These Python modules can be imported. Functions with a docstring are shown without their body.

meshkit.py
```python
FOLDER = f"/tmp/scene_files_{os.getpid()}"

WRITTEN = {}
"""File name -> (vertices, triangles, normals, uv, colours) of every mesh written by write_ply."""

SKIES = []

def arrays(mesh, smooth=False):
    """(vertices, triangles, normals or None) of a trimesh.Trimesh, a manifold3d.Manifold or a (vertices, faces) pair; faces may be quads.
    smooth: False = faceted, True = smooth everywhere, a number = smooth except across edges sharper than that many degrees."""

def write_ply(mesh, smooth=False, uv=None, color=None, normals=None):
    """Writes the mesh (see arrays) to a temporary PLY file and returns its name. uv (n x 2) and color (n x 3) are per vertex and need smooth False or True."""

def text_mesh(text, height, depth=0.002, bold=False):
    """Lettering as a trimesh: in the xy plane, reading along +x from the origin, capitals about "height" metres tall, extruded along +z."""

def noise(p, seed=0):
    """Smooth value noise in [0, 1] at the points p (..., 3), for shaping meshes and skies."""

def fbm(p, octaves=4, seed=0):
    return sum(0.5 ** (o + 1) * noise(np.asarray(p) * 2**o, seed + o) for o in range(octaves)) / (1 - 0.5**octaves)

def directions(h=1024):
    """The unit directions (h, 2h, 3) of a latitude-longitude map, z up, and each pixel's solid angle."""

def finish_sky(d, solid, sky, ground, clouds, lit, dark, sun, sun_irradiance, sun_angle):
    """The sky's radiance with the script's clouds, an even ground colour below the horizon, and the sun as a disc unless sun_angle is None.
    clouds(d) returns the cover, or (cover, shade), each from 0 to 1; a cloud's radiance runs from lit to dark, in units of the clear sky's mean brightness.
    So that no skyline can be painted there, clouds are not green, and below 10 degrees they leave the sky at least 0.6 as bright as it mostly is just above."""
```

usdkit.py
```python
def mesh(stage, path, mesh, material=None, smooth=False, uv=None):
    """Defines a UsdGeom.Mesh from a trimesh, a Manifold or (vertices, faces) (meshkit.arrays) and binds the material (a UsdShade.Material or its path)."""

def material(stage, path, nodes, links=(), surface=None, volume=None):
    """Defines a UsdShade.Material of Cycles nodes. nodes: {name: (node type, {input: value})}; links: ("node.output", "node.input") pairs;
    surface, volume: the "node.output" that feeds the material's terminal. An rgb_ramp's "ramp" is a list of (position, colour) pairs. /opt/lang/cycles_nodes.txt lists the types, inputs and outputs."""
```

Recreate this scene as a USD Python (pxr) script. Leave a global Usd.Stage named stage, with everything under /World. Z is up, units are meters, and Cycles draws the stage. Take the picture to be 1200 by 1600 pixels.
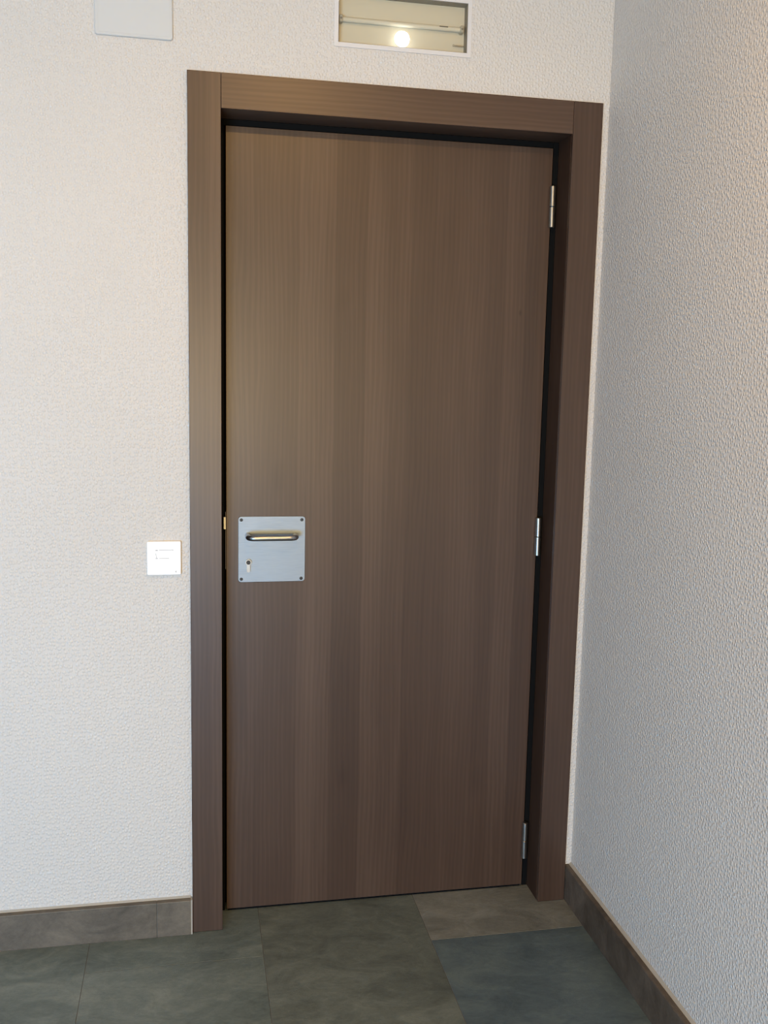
import math
import numpy as np
import trimesh
import manifold3d as m3
import shapely.geometry as sg
import meshkit
import usdkit
from pxr import Usd, UsdGeom, UsdLux, UsdShade, Gf, Sdf

stage = Usd.Stage.CreateInMemory()
UsdGeom.SetStageUpAxis(stage, "Z")
UsdGeom.SetStageMetersPerUnit(stage, 1.0)
UsdGeom.Xform.Define(stage, "/World")
UsdGeom.Scope.Define(stage, "/World/Looks")


# ------------------------------------------------------------------ camera
# world: x along the door wall, y into that wall (front of the door casing at y = 0), z up
def rot(axis, deg):
    a = math.radians(deg)
    c, s = math.cos(a), math.sin(a)
    return {"x": np.array([[1, 0, 0], [0, c, -s], [0, s, c]]), "y": np.array([[c, 0, s], [0, 1, 0], [-s, 0, c]]), "z": np.array([[c, -s, 0], [s, c, 0], [0, 0, 1]])}[axis]


EYE = (0.0087, -2.3444, 1.4207)
MR = rot("y", 0.3571) @ rot("x", -8.0494) @ rot("z", -11.218)  # columns: right, forward, up
FOCAL_PX = 1506.9
cam = UsdGeom.Camera.Define(stage, "/World/camera")
APERTURE = 24.0
cam.CreateHorizontalApertureAttr(APERTURE)
cam.CreateVerticalApertureAttr(APERTURE * 1600 / 1200)
cam.CreateFocalLengthAttr(FOCAL_PX * APERTURE / 1200)
cam.CreateClippingRangeAttr(Gf.Vec2f(0.05, 100))
r_, f_, u_ = MR[:, 0], MR[:, 1], MR[:, 2]
cam.AddTransformOp().Set(Gf.Matrix4d(*r_, 0, *u_, 0, *(-f_), 0, *EYE, 1))
cam.CreateExposureAttr(0.06)

# ------------------------------------------------------------------ light
WINDOW = (-2.5, 0.5, 0.02, 1.62)  # glazed opening in the wall behind the camera: x0, x1, z0, z1
TRANSOM = 0.80
REAR = -4.6


def rect_light(name, centre, rx, size, color):
    l = UsdLux.RectLight.Define(stage, "/World/" + name)
    l.CreateWidthAttr(size[0])
    l.CreateHeightAttr(size[1])
    l.CreateIntensityAttr(12.0)
    l.CreateColorAttr(Gf.Vec3f(*color))
    l.AddTranslateOp().Set(Gf.Vec3d(*centre))
    l.AddRotateXOp().Set(rx)  # a RectLight shines along its -z


# cool daylight behind the lower panes; added warm light behind the upper ones
MULLION = -0.75  # unseen solid panel added at lower right, keeps cool reflections off the door
rect_light("daylight_low", ((WINDOW[0] + MULLION) / 2, REAR - 0.22, (WINDOW[2] + TRANSOM) / 2), 90, (MULLION - WINDOW[0], TRANSOM - WINDOW[2]), (0.42, 2.15, 4.5))
rect_light("added_warm_high", ((-2.15 + WINDOW[1]) / 2, REAR - 0.22, (WINDOW[3] + TRANSOM) / 2), 90, (WINDOW[1] + 2.15, WINDOW[3] - TRANSOM), (2.3, 1.62, 0.70))
# warm ceiling lamp of the room
LAMP = (0.34, -1.5)
lamp_light = UsdLux.DiskLight.Define(stage, "/World/warm_lamp_light")
lamp_light.CreateRadiusAttr(0.06)
lamp_light.CreateIntensityAttr(600.0)
lamp_light.CreateColorAttr(Gf.Vec3f(0.76, 0.42, 0.13))
lamp_light.AddTranslateOp().Set(Gf.Vec3d(*LAMP, 2.585))

# ------------------------------------------------------------------ materials
LOOKS = "/World/Looks/"


def plain(name, color, rough=0.5, metallic=0.0, spec=0.5, emission=None, strength=0.0):
    p = {"base_color": color, "roughness": rough, "metallic": metallic, "specular_ior_level": spec}
    if emission:
        p |= {"emission_color": emission, "emission_strength": strength}
    return usdkit.material(stage, LOOKS + name, {"p": ("principled_bsdf", p)}, surface="p.BSDF")


def wallpaper(name, color):
    """Embossed vinyl: small raised beads in loose rows over a fine grain, bead highlights painted in."""
    return usdkit.material(stage, LOOKS + name, {
        "tc": ("texture_coordinate", {}),
        "sx": ("separate_xyz", {}),
        "along": ("math", {"math_type": "add"}),
        "uv": ("combine_xyz", {}),
        "mp": ("mapping", {"scale": (125.0, 105.0, 1.0)}),
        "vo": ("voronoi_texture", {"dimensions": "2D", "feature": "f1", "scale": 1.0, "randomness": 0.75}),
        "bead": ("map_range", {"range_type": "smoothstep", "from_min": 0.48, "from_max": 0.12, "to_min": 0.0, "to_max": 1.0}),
        "no": ("noise_texture", {"scale": 260.0, "detail": 2.0}),
        "h": ("math", {"math_type": "multiply_add", "value2": 0.5}),
        "bp": ("bump", {"strength": 0.6, "distance": 0.0018}),
        "big": ("noise_texture", {"scale": 1.3, "detail": 3.0}),
        "bead_glint": ("mix", {"mix_type": "multiply", "fac": 1.0}),
        "pr": ("rgb_ramp", {"ramp": [(0.0, (0.985,) * 3), (1.0, (1.03,) * 3)]}),  # beads tinted lighter, relief highlights put into the colour
        "tone": ("rgb_ramp", {"ramp": [(0.3, tuple(c * 0.97 for c in color)), (0.7, tuple(c * 1.02 for c in color))]}),
        "p": ("principled_bsdf", {"roughness": 0.55, "specular_ior_level": 0.22}),
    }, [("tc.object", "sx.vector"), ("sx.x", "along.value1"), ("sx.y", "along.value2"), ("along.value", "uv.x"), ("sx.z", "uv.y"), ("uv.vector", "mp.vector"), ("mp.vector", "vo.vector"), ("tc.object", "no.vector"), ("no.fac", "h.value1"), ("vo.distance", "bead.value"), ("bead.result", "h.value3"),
        ("h.value", "bp.height"), ("bp.normal", "p.normal"), ("tc.object", "big.vector"), ("big.fac", "tone.fac"), ("tone.color", "bead_glint.color1"), ("bead.result", "pr.fac"), ("pr.color", "bead_glint.color2"), ("bead_glint.color", "p.base_color")], surface="p.BSDF")


# veneer strips of the laminate: right edges (metres from the outer casing edge) and tone
STRIPS = [(0.046, .50), (0.0757, .62), (0.155, .58), (0.2663, .50), (0.3150, .66), (0.3567, .60), (0.4387, .40), (0.4900, .62), (0.5497, .55), (0.6100, .36), (0.6626, .44), (0.7486, .52), (0.8000, .40), (0.8545, .58), (0.8900, .36), (0.9301, .52), (0.965, .44), (1.01, .50)]


KNOTS = [(0.8418, 1.5924, 0.006, 0.45), (0.2194, 1.1656, 0.030, 0.16), (0.3760, 1.6067, 0.026, 0.10), (0.3951, 0.3566, 0.024, 0.16), (0.7698, 0.3332, 0.030, 0.12)]


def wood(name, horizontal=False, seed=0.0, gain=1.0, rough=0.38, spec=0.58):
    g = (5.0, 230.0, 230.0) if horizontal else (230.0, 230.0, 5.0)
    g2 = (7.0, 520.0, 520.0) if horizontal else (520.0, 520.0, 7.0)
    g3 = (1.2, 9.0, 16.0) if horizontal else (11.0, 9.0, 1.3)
    ramp, x0 = [], 0.0
    for x1, t in STRIPS:
        ramp += [(x0 / 1.01 + 1e-4, (t,) * 3), (x1 / 1.01 - 1e-4, (t,) * 3)]
        x0 = x1
    nodes = {
        "tc": ("texture_coordinate", {}),
        "off": ("vector_math", {"math_type": "add", "vector2": (seed, seed * 1.7, seed * 0.6)}),
        "m1": ("mapping", {"scale": g}), "m2": ("mapping", {"scale": g2}), "m3": ("mapping", {"scale": g3}),
        "n1": ("noise_texture", {"scale": 1.0, "detail": 5.0, "roughness": 0.62, "distortion": 0.25}),
        "n2": ("noise_texture", {"scale": 1.0, "detail": 2.0}),
        "n3": ("noise_texture", {"scale": 1.0, "detail": 3.0, "distortion": 0.5}),
        "wv": ("wave_texture", {"wave_type": "bands", "bands_direction": "z" if horizontal else "x", "scale": 26.0, "distortion": 9.0, "detail": 2.0, "detail_scale": 0.35}),
        "m4": ("mapping", {"scale": (0.22, 1.0, 1.0) if horizontal else (1.0, 1.0, 0.22)}),
        "sx": ("separate_xyz", {}),
        "mr": ("map_range", {"from_min": 0.0, "from_max": 1.01, "to_min": 0.0, "to_max": 1.0, "clamp": True}),
        "st": ("rgb_ramp", {"ramp": [(0.0, (.5,) * 3), (1.0, (.5,) * 3)] if horizontal else ramp}),
        "a": ("math", {"math_type": "multiply_add", "value2": 0.32}),
        "b": ("math", {"math_type": "multiply_add", "value2": 0.22}),
        "c": ("math", {"math_type": "multiply_add", "value2": 0.55}),
        "d": ("math", {"math_type": "multiply_add", "value2": 0.14}),
        "e": ("math", {"math_type": "multiply_add", "value2": 0.95, "value3": -0.59}),
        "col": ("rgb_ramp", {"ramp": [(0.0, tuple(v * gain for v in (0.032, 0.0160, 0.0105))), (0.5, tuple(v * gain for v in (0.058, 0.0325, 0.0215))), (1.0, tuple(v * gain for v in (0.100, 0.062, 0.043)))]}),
        "bp": ("bump", {"strength": 0.12, "distance": 0.0004}),
        "p": ("principled_bsdf", {"roughness": rough, "specular_ior_level": spec}),
    }
    links = [("tc.object", "off.vector1"), ("off.vector", "m1.vector"), ("off.vector", "m2.vector"), ("off.vector", "m3.vector"), ("off.vector", "m4.vector"),
             ("m1.vector", "n1.vector"), ("m2.vector", "n2.vector"), ("m3.vector", "n3.vector"), ("m4.vector", "wv.vector"),
             ("tc.object", "sx.vector"), ("sx.x", "mr.value"), ("mr.result", "st.fac"),
             # weighted sum of veneer strip, grain, pores, blotches and figure
             ("st.color", "e.value1"), ("n1.fac", "a.value1"), ("e.value", "a.value3"), ("n2.fac", "b.value1"), ("a.value", "b.value3"),
             ("n3.fac", "c.value1"), ("b.value", "c.value3"), ("wv.fac", "d.value1"), ("c.value", "d.value3"), ("d.value", "col.fac"), ("col.color", "p.base_color"),
             ("n1.fac", "bp.height"), ("bp.normal", "p.normal")]
    if not horizontal:
        # faint knots of the veneer print: centre x, z, half width, strength
        last = "d.value"
        for k, (kx, kz, kr, ks) in enumerate(KNOTS):
            nodes[f"k{k}p"] = ("mapping", {"location": (-kx / kr, 0.0, -kz / (2.2 * kr)), "scale": (1 / kr, 0.0, 1 / (2.2 * kr))})
            nodes[f"k{k}l"] = ("vector_math", {"math_type": "length"})
            nodes[f"k{k}r"] = ("map_range", {"range_type": "smoothstep", "from_min": 1.0, "from_max": 0.0, "to_min": 0.0, "to_max": -ks})
            nodes[f"k{k}s"] = ("math", {"math_type": "add"})
            links += [("tc.object", f"k{k}p.vector"), (f"k{k}p.vector", f"k{k}l.vector1"), (f"k{k}l.value", f"k{k}r.value"), (f"k{k}r.result", f"k{k}s.value1"), (last, f"k{k}s.value2")]
            last = f"k{k}s.value"
        links[links.index(("d.value", "col.fac"))] = (last, "col.fac")
    return usdkit.material(stage, LOOKS + name, nodes, links, surface="p.BSDF")


def slate(name, dark, mid, light, seed=0.0, rough=0.5):
    nodes = {
        "tc": ("texture_coordinate", {}),
        "mp": ("mapping", {"location": (seed, seed * 0.7, seed * 1.3), "rotation": (0.0, 0.0, 0.75), "scale": (1.0, 1.7, 1.3)}),
        "n1": ("noise_texture", {"scale": 7.0, "detail": 9.0, "roughness": 0.68, "distortion": 1.1}),
        "n2": ("noise_texture", {"scale": 55.0, "detail": 6.0, "roughness": 0.75}),
        "n3": ("noise_texture", {"scale": 2.2, "detail": 3.0, "distortion": 1.2}),
        "s": ("math", {"math_type": "multiply_add", "value2": 0.5}),
        "t": ("math", {"math_type": "multiply_add", "value2": 0.6, "value3": -0.55}),
        "u": ("math", {"math_type": "add"}),
        "col": ("rgb_ramp", {"ramp": [(0.22, dark), (0.5, mid), (0.78, light)]}),
        "bp": ("bump", {"strength": 0.4, "distance": 0.003}),
        "p": ("principled_bsdf", {"roughness": rough, "specular_ior_level": 0.35}),
    }
    links = [("tc.object", "mp.vector"), ("mp.vector", "n1.vector"), ("mp.vector", "n2.vector"), ("mp.vector", "n3.vector"),
             ("n3.fac", "t.value1"), ("n2.fac", "s.value1"), ("t.value", "s.value3"), ("n1.fac", "u.value1"), ("s.value", "u.value2"), ("u.value", "col.fac"),
             ("col.color", "p.base_color"), ("u.value", "bp.height"), ("bp.normal", "p.normal")]
    return usdkit.material(stage, LOOKS + name, nodes, links, surface="p.BSDF")


def brushed(name, color, rough, scale):
    return usdkit.material(stage, LOOKS + name, {
        "tc": ("texture_coordinate", {}), "mp": ("mapping", {"scale": scale}), "n": ("noise_texture", {"scale": 1.0, "detail": 3.0}),
        "r": ("map_range", {"from_min": 0.3, "from_max": 0.7, "to_min": rough - 0.05, "to_max": rough + 0.06}),
        "p": ("principled_bsdf", {"base_color": color, "metallic": 1.0}),
    }, [("tc.object", "mp.vector"), ("mp.vector", "n.vector"), ("n.fac", "r.value"), ("r.result", "p.roughness")], surface="p.BSDF")


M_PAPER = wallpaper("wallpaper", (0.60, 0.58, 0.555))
M_PAINT = plain("white_paint", (0.72, 0.71, 0.69), 0.6)
M_PAINT_LEFT = plain("beige_paint", (0.48, 0.45, 0.40), 0.7)
M_WOOD = wood("walnut_upright")
M_WOODH = wood("walnut_level", True, 3.1, 1.15)
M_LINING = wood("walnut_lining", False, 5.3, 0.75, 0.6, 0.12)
M_SEAL = plain("black_rubber", (0.004, 0.0045, 0.005), 0.8, spec=0.1)
M_STEEL = brushed("satin_steel_plate", (0.295, 0.335, 0.375), 0.55, (40, 40, 900))
M_STEEL2 = brushed("satin_steel_bar", (0.37, 0.385, 0.41), 0.30, (40, 600, 600))
M_NICKEL = brushed("nickel", (0.36, 0.36, 0.35), 0.36, (300, 300, 40))
M_SCREW = plain("screw_grey", (0.045, 0.045, 0.045), 0.5, 0.5)
M_HOLE = plain("keyway_black", (0.02, 0.018, 0.015), 0.6)
M_LATCHGREY = plain("lock_face_grey", (0.10, 0.10, 0.105), 0.5, 0.6)
M_WHITE = plain("white_plastic", (0.88, 0.88, 0.88), 0.35)
M_PRINT = plain("grey_print", (0.50, 0.50, 0.50), 0.5)
M_COVER = plain("grey_white_plastic", (0.535, 0.55, 0.555), 0.5)
M_FRAME = plain("light_frame_plastic", (0.62, 0.615, 0.62), 0.5)
M_TRAY = plain("khaki_reflector", (0.62, 0.58, 0.46), 0.5)
M_TRAYEDGE = plain("tray_edge", (0.20, 0.18, 0.14), 0.5)
M_TUBE = plain("tube_glass", (0.62, 0.585, 0.48), 0.9, spec=0.2)
M_HOLDER = plain("lampholder", (0.40, 0.37, 0.29), 0.6)
M_INK = plain("dark_ink", (0.10, 0.085, 0.06), 0.6)
M_GLOW = plain("glow_dome", (0.9, 0.9, 0.9), 0.4, emission=(1.0, 1.0, 0.96), strength=6.0)
M_GROUT = plain("grout", (0.10, 0.10, 0.095), 0.8)
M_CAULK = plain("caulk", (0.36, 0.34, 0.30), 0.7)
M_PANE = usdkit.material(stage, LOOKS + "clear_pane", {
    "fr": ("fresnel", {"IOR": 1.45}), "t": ("transparent_bsdf", {"color": (0.97, 0.97, 0.96)}), "g": ("glossy_bsdf", {"color": (0.9, 0.9, 0.9), "roughness": 0.06}), "mx": ("mix_closure", {})},
    [("fr.fac", "mx.fac"), ("t.BSDF", "mx.closure1"), ("g.BSDF", "mx.closure2")], surface="mx.closure")
S_GREY = slate("slate_grey_green", (0.071, 0.094, 0.099), (0.123, 0.156, 0.158), (0.193, 0.227, 0.220), 0.0)
S_OLIVE = slate("slate_olive", (0.065, 0.080, 0.080), (0.105, 0.126, 0.122), (0.161, 0.190, 0.182), 4.2)
S_BLUE = slate("slate_blue_grey", (0.048, 0.073, 0.094), (0.078, 0.112, 0.138), (0.116, 0.158, 0.176), 8.1)
S_TAUPE = slate("slate_taupe", (0.087, 0.095, 0.095), (0.146, 0.157, 0.155), (0.212, 0.229, 0.227), 12.7)
S_SKIRT = slate("slate_skirting_brown", (0.048, 0.036, 0.027), (0.087, 0.069, 0.053), (0.131, 0.105, 0.083), 17.3)
S_SKIRT2 = slate("slate_skirting_grey", (0.059, 0.051, 0.040), (0.109, 0.093, 0.073), (0.166, 0.140, 0.108), 21.9)

# ------------------------------------------------------------------ helpers
used = {}


def numbered(parent, name):
    k = (parent, name)
    used[k] = used.get(k, -1) + 1
    return f"{parent}/{name}" + (f"_{used[k]:03d}" if used[k] else "")


def tag(prim, label=None, category=None, group=None, kind=None):
    for k, v in (("label", label), ("category", category), ("group", group), ("kind", kind)):
        if v:
            prim.SetCustomDataByKey(k, v)
    return prim


def obj(name, mesh, mat, parent="/World", smooth=30, label=None):
    p = str(parent.GetPath()) if isinstance(parent, Usd.Prim) else parent
    prim = usdkit.mesh(stage, numbered(p, name), mesh, mat, smooth=smooth).GetPrim()
    return tag(prim, label) if label else prim


def thing(name, label, category, kind=None, group=None):
    return tag(UsdGeom.Xform.Define(stage, numbered("/World", name)).GetPrim(), label, category, group, kind)


def box(x0, x1, y0, y1, z0, z1):
    b = trimesh.creation.box((x1 - x0, y1 - y0, z1 - z0))
    b.apply_translation(((x0 + x1) / 2, (y0 + y1) / 2, (z0 + z1) / 2))
    return b


def tri(man):
    m = man.to_mesh()
    return trimesh.Trimesh(np.asarray(m.vert_properties)[:, :3], np.asarray(m.tri_verts), process=False)


def bevel_box(x0, x1, y0, y1, z0, z1, r=0.001):
    """A box with all its edges chamfered by r (hull of three crossed boxes)."""
    p = []
    for a in ((r, r, 0), (r, 0, r), (0, r, r)):
        for x in (x0 + a[0], x1 - a[0]):
            for y in (y0 + a[1], y1 - a[1]):
                for z in (z0 + a[2], z1 - a[2]):
                    p.append((x, y, z))
    return trimesh.Trimesh(*[np.asarray(a) for a in (lambda h: (h.vertices, h.faces))(trimesh.convex.convex_hull(np.array(p)))], process=False)


def rounded_plate(x0, x1, z0, z1, y0, y1, r, chamfer=0.001, holes=()):
    """A plate in the xz plane, front at y0, rounded corners r, its front edge chamfered."""
    def ring(inset):
        return sg.box(x0 + r, z0 + r, x1 - r, z1 - r).buffer(r - inset, quad_segs=8)
    pts = []
    for y, inset in ((y1, 0.0), (y0 + chamfer, 0.0), (y0, chamfer)):
        pts += [(x, y, z) for x, z in ring(inset).exterior.coords]
    return trimesh.convex.convex_hull(np.array(pts))


def cyl(p0, p1, r, n=24, r1=None):
    p0, p1 = np.array(p0, float), np.array(p1, float)
    c = trimesh.creation.cylinder(radius=r, segment=np.array([p0, p1]), sections=n)
    return c


def round_cyl(z0, z1, x, y, r, e=0.0012, n=24):
    prof = [(0, z0), (r - e, z0), (r, z0 + e), (r, z1 - e), (r - e, z1), (0, z1)]
    m = trimesh.creation.revolve(np.array(prof), sections=n)
    m.apply_translation((x, y, 0))
    return m


def tube(path, r, n=16):
    path = np.asarray(path, float)
    t = np.gradient(path, axis=0)
    t /= np.linalg.norm(t, axis=1, keepdims=True)
    up = np.array([0, 0, 1.0])
    v = []
    for p, d in zip(path, t):
        s = np.cross(d, up)
        s /= np.linalg.norm(s)
        w = np.cross(s, d)
        for k in range(n):
            a = 2 * math.pi * k / n
            v.append(p + r * (math.cos(a) * s + math.sin(a) * w))
    f = []
    for i in range(len(path) - 1):
        for k in range(n):
            a, b = i * n + k, i * n + (k + 1) % n
            f += [(a, b, b + n), (a, b + n, a + n)]
    v += [path[0], path[-1]]
    c0, c1 = len(v) - 2, len(v) - 1
    for k in range(n):
        f += [(c0, (k + 1) % n, k), (c1, (len(path) - 1) * n + k, (len(path) - 1) * n + (k + 1) % n)]
    m = trimesh.Trimesh(np.array(v), np.array(f), process=False)
    m.fix_normals()
    return m


def wall_xz(poly, y0, y1):
    """Extrudes a shapely polygon drawn in (x, z) from y0 to y1."""
    m = trimesh.creation.extrude_polygon(poly, y1 - y0, engine="earcut")
    v = m.vertices.copy()
    m.vertices = np.stack([v[:, 0], y1 - v[:, 2], v[:, 1]], 1)
    m.fix_normals()
    return m


# ------------------------------------------------------------------ dimensions
W, AW, AH, H = 1.0058, 0.0757, 0.0776, 2.10     # casing: outer width, upright width, head height, outer height
WALL_Y, WALL_X, LEFT_X, CEIL = 0.012, 1.0270, -2.7, 2.62
IN_L, IN_R, IN_T = AW, W - AW, H - AH
LEAF_Y = 0.085
LF = (0.0888, 0.9125, 0.0080, 2.0058)            # leaf: x0, x1, z0, z1

# ------------------------------------------------------------------ shell
LX0, LX1, LZ0, LZ1 = 0.3359, 0.6660, 2.1815, 2.3130   # recessed emergency light, outer frame
hole = sg.box(IN_L - 0.03, -0.5, IN_R + 0.03, IN_T + 0.03)
niche = sg.box(LX0 + 0.004, LZ0 + 0.004, LX1 - 0.004, LZ1 - 0.004)
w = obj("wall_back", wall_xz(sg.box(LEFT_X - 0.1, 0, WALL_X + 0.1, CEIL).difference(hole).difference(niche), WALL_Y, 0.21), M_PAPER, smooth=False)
tag(w, "wall with pale embossed wallpaper that holds the brown door", "wall", kind="structure")
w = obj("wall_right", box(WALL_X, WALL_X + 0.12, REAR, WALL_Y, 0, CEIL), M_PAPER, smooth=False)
tag(w, "greyish embossed wallpaper wall running along the right side", "wall", kind="structure")
w = obj("wall_left", box(LEFT_X - 0.12, LEFT_X, REAR, WALL_Y, 0, CEIL), M_PAINT_LEFT, smooth=False)
tag(w, "plain beige wall at the far left, outside the picture", "wall", kind="structure")
wx0, wx1, wz0, wz1 = WINDOW
w = obj("wall_front", wall_xz(sg.box(LEFT_X - 0.12, 0, WALL_X + 0.12, CEIL).difference(sg.box(wx0, wz0, wx1, wz1)), REAR - 0.2, REAR), M_PAINT, smooth=False)
tag(w, "white wall behind the camera with a tall glazed opening", "wall", kind="structure")
w = obj("ceiling", box(LEFT_X - 0.12, WALL_X + 0.12, REAR - 0.2, 0.21, CEIL, CEIL + 0.1), M_PAINT, smooth=False)
tag(w, "plain white ceiling over the room", "ceiling", kind="structure")
win = thing("window_1", "tall glazed window in the wall behind the camera", "window", kind="structure")
fw = 0.05
for x0, x1, z0, z1 in ((wx0, wx1, wz0, wz0 + fw), (wx0, wx1, wz1 - fw, wz1), (wx0, wx0 + fw, wz0 + fw, wz1 - fw), (wx1 - fw, wx1, wz0 + fw, wz1 - fw), (wx0 + fw, wx1 - fw, TRANSOM - fw / 2, TRANSOM + fw / 2)):
    obj("window_frame", bevel_box(x0, x1, REAR - 0.13, REAR - 0.07, z0, z1, 0.003), M_FRAME, win)
obj("pane", box(wx0 + fw, MULLION - fw / 2, REAR - 0.105, REAR - 0.099, wz0 + fw, TRANSOM - fw / 2), M_PANE, win, smooth=False)
obj("pane", box(wx0 + fw, wx1 - fw, REAR - 0.105, REAR - 0.099, TRANSOM + fw / 2, wz1 - fw), M_PANE, win, smooth=False)
obj("window_frame", bevel_box(MULLION - fw / 2, MULLION + fw / 2, REAR - 0.13, REAR - 0.07, wz0 + fw, TRANSOM - fw / 2, 0.003), M_FRAME, win)
obj("added_panel", box(MULLION + fw / 2, wx1 - fw, REAR - 0.11, REAR - 0.09, wz0 + fw, TRANSOM - fw / 2), M_FRAME, win, smooth=False)

# floor: slate tiles laid in columns that run towards the door wall, joints staggered
floor = thing("floor", "dark slate floor of large grey and olive tiles", "floor", kind="structure")
obj("grout_bed", box(LEFT_X - 0.12, WALL_X + 0.12, REAR - 0.2, 0.28, -0.05, -0.0007), M_GROUT, floor, smooth=False)
PITCH, LEN, GAP = 0.425, 0.85, 0.0007
rng = np.random.default_rng(5)
for c in range(-7, 2):
    x0 = 0.597 + (c - 1) * PITCH
    a, b = max(x0, LEFT_X - 0.1), min(x0 + PITCH, WALL_X + 0.1)
    if c == 1:
        b = WALL_X + 0.02
    shift = -0.13 if c % 2 else -0.555
    y = shift + 2 * LEN
    while y > REAR - 0.2:
        y0, y1 = max(y - LEN, REAR - 0.2), min(y, 0.26)
        if y1 - y0 > 0.03:
            if c == 1:
                mat = S_TAUPE if y1 > 0 else S_BLUE
            elif c == 0:
                mat = S_OLIVE
            else:
                mat = S_GREY
            if y1 < -0.5:
                mat = (S_GREY, S_OLIVE, S_BLUE, S_TAUPE)[rng.integers(4)]
            obj("tile", bevel_box(a + GAP, b - GAP, y0 + GAP, y1 - GAP, -0.016, 0.0, 0.0005), mat, floor, smooth=False)
        y -= LEN

# skirtings: cut slate tiles
def skirting_profile(front, back, z0, z1, r):
    """Cross-section (depth, z) of a skirting tile with its top front edge eased."""
    return sg.Polygon([(back, z0), (front, z0), (front, z1 - r), (front + (back > front or -1) * 0.3 * r, z1 - 0.3 * r), (front + (back > front or -1) * r, z1), (back, z1)])


def along_x(poly, x0, x1):
    m = trimesh.creation.extrude_polygon(poly, x1 - x0, engine="earcut")
    v = m.vertices.copy()
    m.vertices = np.stack([x0 + v[:, 2], v[:, 0], v[:, 1]], 1)
    m.fix_normals()
    return m


def along_y(poly, y0, y1):
    m = trimesh.creation.extrude_polygon(poly, y1 - y0, engine="earcut")
    v = m.vertices.copy()
    m.vertices = np.stack([v[:, 0], y0 + v[:, 2], v[:, 1]], 1)
    m.fix_normals()
    return m


bb = thing("baseboard_back", "grey slate skirting under the wall left of the door", "skirting", kind="structure")
edges = [-0.0045, -0.0888] + [-0.0888 - 0.425 * k for k in range(1, 7)]
prof = skirting_profile(-0.008, 0.006, 0.0005, 0.093, 0.002)
for x1, x0 in zip(edges[:-1], edges[1:]):
    obj("tile", along_x(prof, max(x0, LEFT_X) + 0.0009, x1 - 0.0009 * (x1 < -0.05)), S_SKIRT2, bb, smooth=False)
obj("grout_joint", box(LEFT_X, -0.006, -0.0060, 0.0058, 0.0, 0.0915), M_GROUT, bb, smooth=False)
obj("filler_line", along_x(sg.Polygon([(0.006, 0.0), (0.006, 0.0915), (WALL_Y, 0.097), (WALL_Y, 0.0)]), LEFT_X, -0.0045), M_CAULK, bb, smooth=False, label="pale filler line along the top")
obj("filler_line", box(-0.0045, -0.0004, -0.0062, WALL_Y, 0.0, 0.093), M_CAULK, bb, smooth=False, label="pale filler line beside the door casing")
br = thing("baseboard_right", "brown slate skirting along the foot of the right wall", "skirting", kind="structure")
edges = [WALL_Y - 0.0005, -0.274] + [-0.274 - 0.425 * k for k in range(1, 11)]
prof = skirting_profile(1.0075, 1.0195, 0.0005, 0.099, 0.0035)
for k, (y1, y0) in enumerate(zip(edges[:-1], edges[1:])):
    obj("tile", along_y(prof, max(y0, REAR) + 0.0006, y1 - 0.0006), S_SKIRT, br, smooth=False)
obj("grout_joint", box(1.0090, 1.0193, REAR + 0.01, WALL_Y - 0.002, 0.0, 0.095), M_GROUT, br, smooth=False)
obj("filler_line", along_y(sg.Polygon([(1.0195, 0.0), (1.0195, 0.098), (WALL_X, 0.104), (WALL_X, 0.0)]), REAR, WALL_Y - 0.001), M_CAULK, br, smooth=False, label="pale filler line along the top")

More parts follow.
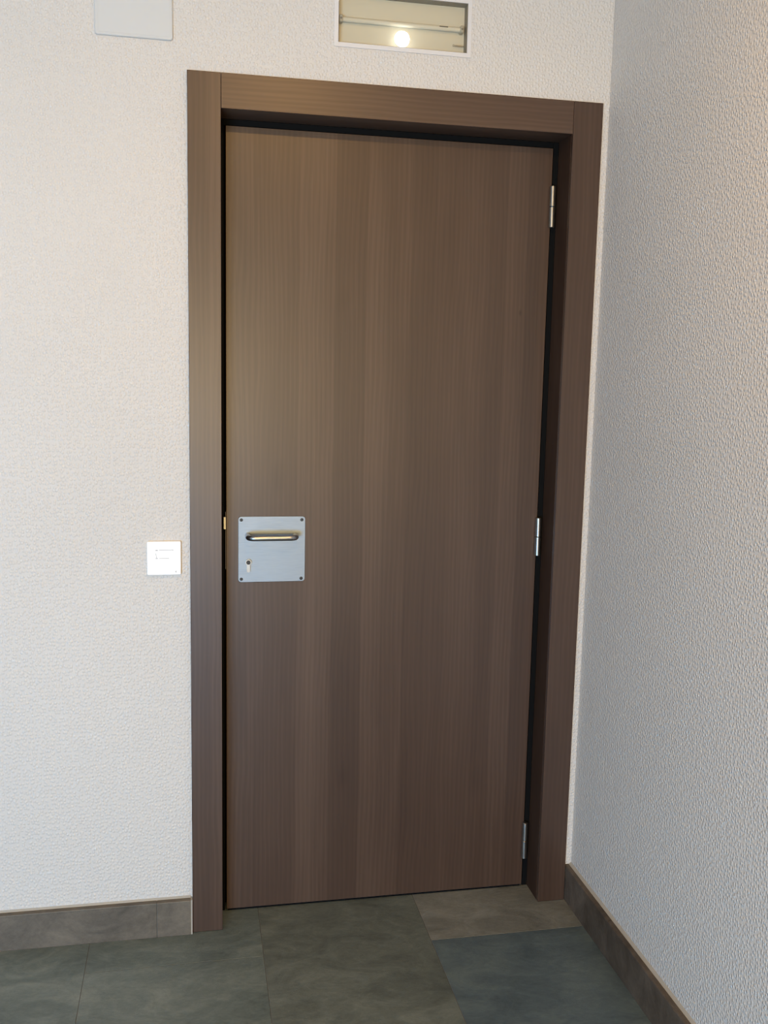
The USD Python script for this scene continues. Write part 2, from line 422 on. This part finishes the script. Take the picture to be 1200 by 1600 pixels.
# ------------------------------------------------------------------ door frame
tr = thing("trim_1", "brown wood grain casing and lining around the door", "door frame", kind="structure")
e = 0.0007
obj("casing_upright", bevel_box(0, AW - 0.0002, 0.0, WALL_Y, 0.001, H, e), M_WOOD, tr)
obj("casing_upright", bevel_box(W - AW + 0.0002, W, 0.0, WALL_Y, 0.001, H, e), M_WOOD, tr)
obj("casing_head", bevel_box(AW + 0.0004, W - AW - 0.0004, 0.0, WALL_Y, IN_T, H, e), M_WOODH, tr)
LD = 0.0915
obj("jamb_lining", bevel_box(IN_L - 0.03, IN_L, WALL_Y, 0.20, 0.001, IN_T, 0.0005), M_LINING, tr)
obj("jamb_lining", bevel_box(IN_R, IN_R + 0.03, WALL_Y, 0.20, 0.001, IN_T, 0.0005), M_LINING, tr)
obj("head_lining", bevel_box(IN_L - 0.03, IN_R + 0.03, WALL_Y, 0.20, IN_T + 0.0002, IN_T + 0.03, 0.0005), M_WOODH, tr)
# black rubber stops that close the gap round the leaf
obj("seal_strip", bevel_box(IN_L, 0.0848, LD, 0.15, 0.001, IN_T, 0.0012), M_SEAL, tr, label="black rubber seal strip")
obj("seal_strip", bevel_box(0.9155, IN_R, LD, 0.15, 0.001, IN_T, 0.0012), M_SEAL, tr, label="black rubber seal strip")
obj("seal_strip", bevel_box(0.0848, 0.9155, LD, 0.15, 2.0075, IN_T, 0.0012), M_SEAL, tr, label="black rubber seal strip")
obj("dark_backing", box(0.0760, 0.9298, 0.1305, 0.16, 0.001, IN_T - 0.001), M_SEAL, tr, smooth=False, label="black backing behind the leaf")  # unseen black sheet added to stop light leaking round the leaf

# ------------------------------------------------------------------ door
dr = thing("door_1", "brown wood grain flush door with steel handle plate, standing shut", "door", kind="structure")
obj("leaf", bevel_box(LF[0], LF[1], LEAF_Y, 0.127, LF[2], LF[3], 0.0010), M_WOOD, dr)
obj("gap_shade", box(LF[0] + 0.004, LF[1] - 0.004, 0.090, 0.112, 0.0015, LF[2]), M_SEAL, dr, smooth=False, label="black strip under the leaf")  # added black strip, stands for the dark gap under the leaf
# handle plate
PX0, PX1, PZ0, PZ1 = 0.1186, 0.2886, 0.8960, 1.0650
PY = LEAF_Y - 0.0022
hp = obj("handle_plate", rounded_plate(PX0, PX1, PZ0, PZ1, PY, LEAF_Y, 0.008, 0.0007), M_STEEL, dr, smooth=35, label="square satin steel handle plate")
for sx, sz in ((0.1266, 1.0563), (0.2796, 1.0558), (0.1267, 0.9041), (0.2790, 0.9036)):
    s_ = trimesh.creation.revolve(np.array([(0, 0.0002), (0.0012, 0.0002), (0.0016, 0.0007), (0.0036, 0.0006), (0.0042, 0.0)]), sections=20)
    s_.apply_transform(trimesh.transformations.rotation_matrix(math.pi / 2, (1, 0, 0)))
    s_.apply_translation((sx, PY, sz))
    obj("screw", s_, M_SCREW, hp)
# U-shaped lever: two bent ends running into the plate
HX0, HX1, HZ, HY, HR, BR = 0.1425, 0.2615, 1.0165, 0.037, 0.0070, 0.016
path = [(HX0, PY, HZ)]
for a in np.linspace(0, math.pi / 2, 9):
    path.append((HX0 + BR - BR * math.cos(a), HY + BR - BR * math.sin(a), HZ))
for a in np.linspace(math.pi / 2, 0, 9):
    path.append((HX1 - BR + BR * math.cos(a), HY + BR - BR * math.sin(a), HZ))
path.append((HX1, PY, HZ))
obj("lever_handle", tube(path, HR, 20), M_STEEL2, dr, smooth=40, label="round bar lever bent back at both ends")
# profile cylinder
cx, cz, cr, cw, ch = 0.1443, 0.9480, 0.0076, 0.0042, 0.0215
shape = sg.Point(cx, cz).buffer(cr, quad_segs=12).union(sg.box(cx - cw, cz - ch, cx + cw, cz)).union(sg.Point(cx, cz - ch).buffer(cw, quad_segs=8))
kc = obj("lock_cylinder", wall_xz(shape, PY - 0.006, PY), M_NICKEL, dr, label="pear shaped lock cylinder")
obj("keyway", bevel_box(cx - 0.0012, cx + 0.0012, PY - 0.0064, PY - 0.006, cz - 0.0045, cz + 0.005, 0.0001), M_HOLE, kc)
obj("plug", wall_xz(sg.Point(cx, cz).buffer(0.0054, quad_segs=10).difference(sg.box(cx - 0.0012, cz - 0.0045, cx + 0.0012, cz + 0.005)), PY - 0.0063, PY - 0.006), M_SCREW, kc)
# lock face and latch on the closing edge
lf = obj("lock_face", bevel_box(0.0864, LF[0], 0.0862, 0.0914, 0.930, 1.077, 0.0004), M_LATCHGREY, dr, label="grey lock face in the gap at the closing edge")
obj("latch_bolt", bevel_box(0.0822, LF[0], 0.0845, 0.0915, 1.032, 1.0640, 0.0008), M_NICKEL, lf, label="bright latch bolt")
# hinges
for z0, z1 in ((1.8087, 1.9117), (0.9544, 1.0570), (0.0908, 0.1955)):
    zm = (z0 + z1) / 2
    h = obj("hinge", box(0.9118, 0.9156, 0.0835, 0.0885, z0 + 0.002, z1 - 0.002), M_NICKEL, dr, smooth=False, label="nickel barrel hinge")
    obj("knuckle", round_cyl(z0, zm - 0.0003, 0.9130, 0.0770, 0.0076), M_NICKEL, h)
    obj("knuckle", round_cyl(zm + 0.0003, z1, 0.9130, 0.0770, 0.0076), M_NICKEL, h)

# ------------------------------------------------------------------ things on the wall
# blank junction box cover, upper left
jc = thing("junction_cover", "pale grey square blank cover plate on the wall, upper left of the door", "cover plate")
X0, X1, Z0, Z1 = -0.2003, -0.0306, 2.1615, 2.3312
obj("cover", rounded_plate(X0, X1, Z0, Z1, 0.006, WALL_Y, 0.006, 0.0018), M_COVER, jc, smooth=35)
rim_o = sg.box(X0 + 0.009, Z0 + 0.009, X1 - 0.009, Z1 - 0.009).buffer(0.003)
rim = wall_xz(rim_o.difference(rim_o.buffer(-0.0016)), 0.0054, 0.006)
obj("raised_rim", rim, M_COVER, jc, smooth=False)

# room status plate beside the door
sp = thing("wall_plate", "white square plate with faint grey print on the wall left of the door", "wall plate")
X0, X1, Z0, Z1 = -0.1019, -0.0219, 0.9350, 1.0175
obj("plate", rounded_plate(X0, X1, Z0, Z1, 0.003, WALL_Y, 0.0035, 0.0014), M_WHITE, sp, smooth=35)
PF = 0.003


def flat(poly):
    return wall_xz(poly, PF - 0.0002, PF)


def ell(x, z, a, b):
    import shapely.affinity as af
    return af.scale(sg.Point(x, z).buffer(1.0, quad_segs=8), a, b)


obj("printed_icon", flat(ell(-0.0793, 0.9958, 0.0034, 0.0017)), M_PRINT, sp, smooth=False)
obj("printed_icon", flat(ell(-0.0793, 0.9760, 0.0032, 0.0013)), M_PRINT, sp, smooth=False)
obj("printed_stroke", flat(sg.LineString([(-0.0812, 0.9880), (-0.0796, 0.9778)]).buffer(0.0007)), M_PRINT, sp, smooth=False)
obj("printed_line", flat(sg.box(-0.0735, 0.9958, -0.0430, 0.9972)), M_PRINT, sp, smooth=False)
obj("printed_line", flat(sg.box(-0.0735, 0.9753, -0.0500, 0.9766)), M_PRINT, sp, smooth=False)
obj("printed_arrow", flat(sg.Polygon([(-0.0440, 0.9978), (-0.0385, 0.9970), (-0.0412, 0.9942)])), M_PRINT, sp, smooth=False)
obj("printed_emblem", flat(sg.Polygon([(-0.0366, 0.9430), (-0.0336, 0.9462), (-0.0326, 0.9430), (-0.0336, 0.9400)])), M_PRINT, sp, smooth=False)

# recessed emergency light above the door
el = thing("emergency_light", "recessed emergency light with a glowing round dome above the door", "emergency light")
IX0, IX1, IZ0, IZ1 = 0.3458, 0.6564, 2.1912, 2.3030
frame = sg.box(LX0, LZ0, LX1, LZ1).difference(sg.box(IX0, IZ0, IX1, IZ1))
obj("frame", wall_xz(frame, 0.0095, WALL_Y), M_FRAME, el, smooth=False)
TB = 0.036
tray = trimesh.util.concatenate([box(LX0 + 0.0045, LX1 - 0.0045, TB, TB + 0.003, LZ0 + 0.0045, LZ1 - 0.0045)])
obj("reflector_tray", tray, M_TRAY, el, smooth=False)
side = sg.box(LX0 + 0.0045, LZ0 + 0.0045, LX1 - 0.0045, LZ1 - 0.0045)
obj("tray_side", wall_xz(side.difference(sg.box(IX0 + 0.0015, IZ0 + 0.0012, IX1 - 0.0015, IZ1 - 0.0012)), WALL_Y, TB), M_TRAYEDGE, el, smooth=False)
TZ, TY = 2.2475, 0.0265
obj("tube_lamp", cyl((0.358, TY, TZ), (0.641, TY, TZ), 0.0058, 20), M_TUBE, el)
for x0, x1 in ((0.349, 0.358), (0.641, 0.650)):
    hd = obj("lampholder", bevel_box(x0, x1, 0.018, TB, TZ - 0.008, TZ + 0.008, 0.0015), M_HOLDER, el)
    xm = (x0 + x1) / 2
    obj("holder_screw", cyl((xm, 0.0172, TZ), (xm, 0.0182, TZ), 0.0026, 14), M_TRAYEDGE, hd)
obj("tube_marking", box(0.590, 0.611, TY - 0.0064, TY - 0.0056, TZ + 0.0015, TZ + 0.0035), M_INK, el, smooth=False)
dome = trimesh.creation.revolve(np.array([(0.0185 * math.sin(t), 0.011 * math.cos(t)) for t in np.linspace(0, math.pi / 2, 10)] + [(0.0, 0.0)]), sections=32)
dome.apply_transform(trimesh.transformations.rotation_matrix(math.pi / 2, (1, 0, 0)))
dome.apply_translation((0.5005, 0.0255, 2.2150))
obj("lamp", dome, M_GLOW, el, label="glowing round dome")  # bright disc in the fixture built as a glowing dome
obj("dome_base", cyl((0.5005, 0.0255, 2.2150), (0.5005, TB, 2.2150), 0.0150, 24), M_HOLDER, el)
pane = obj("cover_pane", box(IX0, IX1, 0.0105, 0.0125, IZ0, IZ1), M_PANE, el, smooth=False)
txt = meshkit.text_mesh("Daisalux", 0.0046, 0.0002, bold=True)
v = txt.vertices.copy()
sx_ = 0.0268 / (v[:, 0].max() - v[:, 0].min())
txt.vertices = np.stack([0.6213 + (v[:, 0] - v[:, 0].min()) * sx_, 0.0104 - v[:, 2], 2.2035 + v[:, 1]], 1)
txt.fix_normals()
obj("maker_name", txt, M_INK, pane, smooth=False)

# warm ceiling lamp (its light warms the top of the wall)
dl = thing("ceiling_lamp", "round recessed ceiling lamp over the middle of the room", "ceiling lamp")
ring = trimesh.creation.annulus(0.065, 0.085, 0.012)
ring.apply_translation((*LAMP, CEIL - 0.006))
obj("ring", ring, M_WHITE, dl)
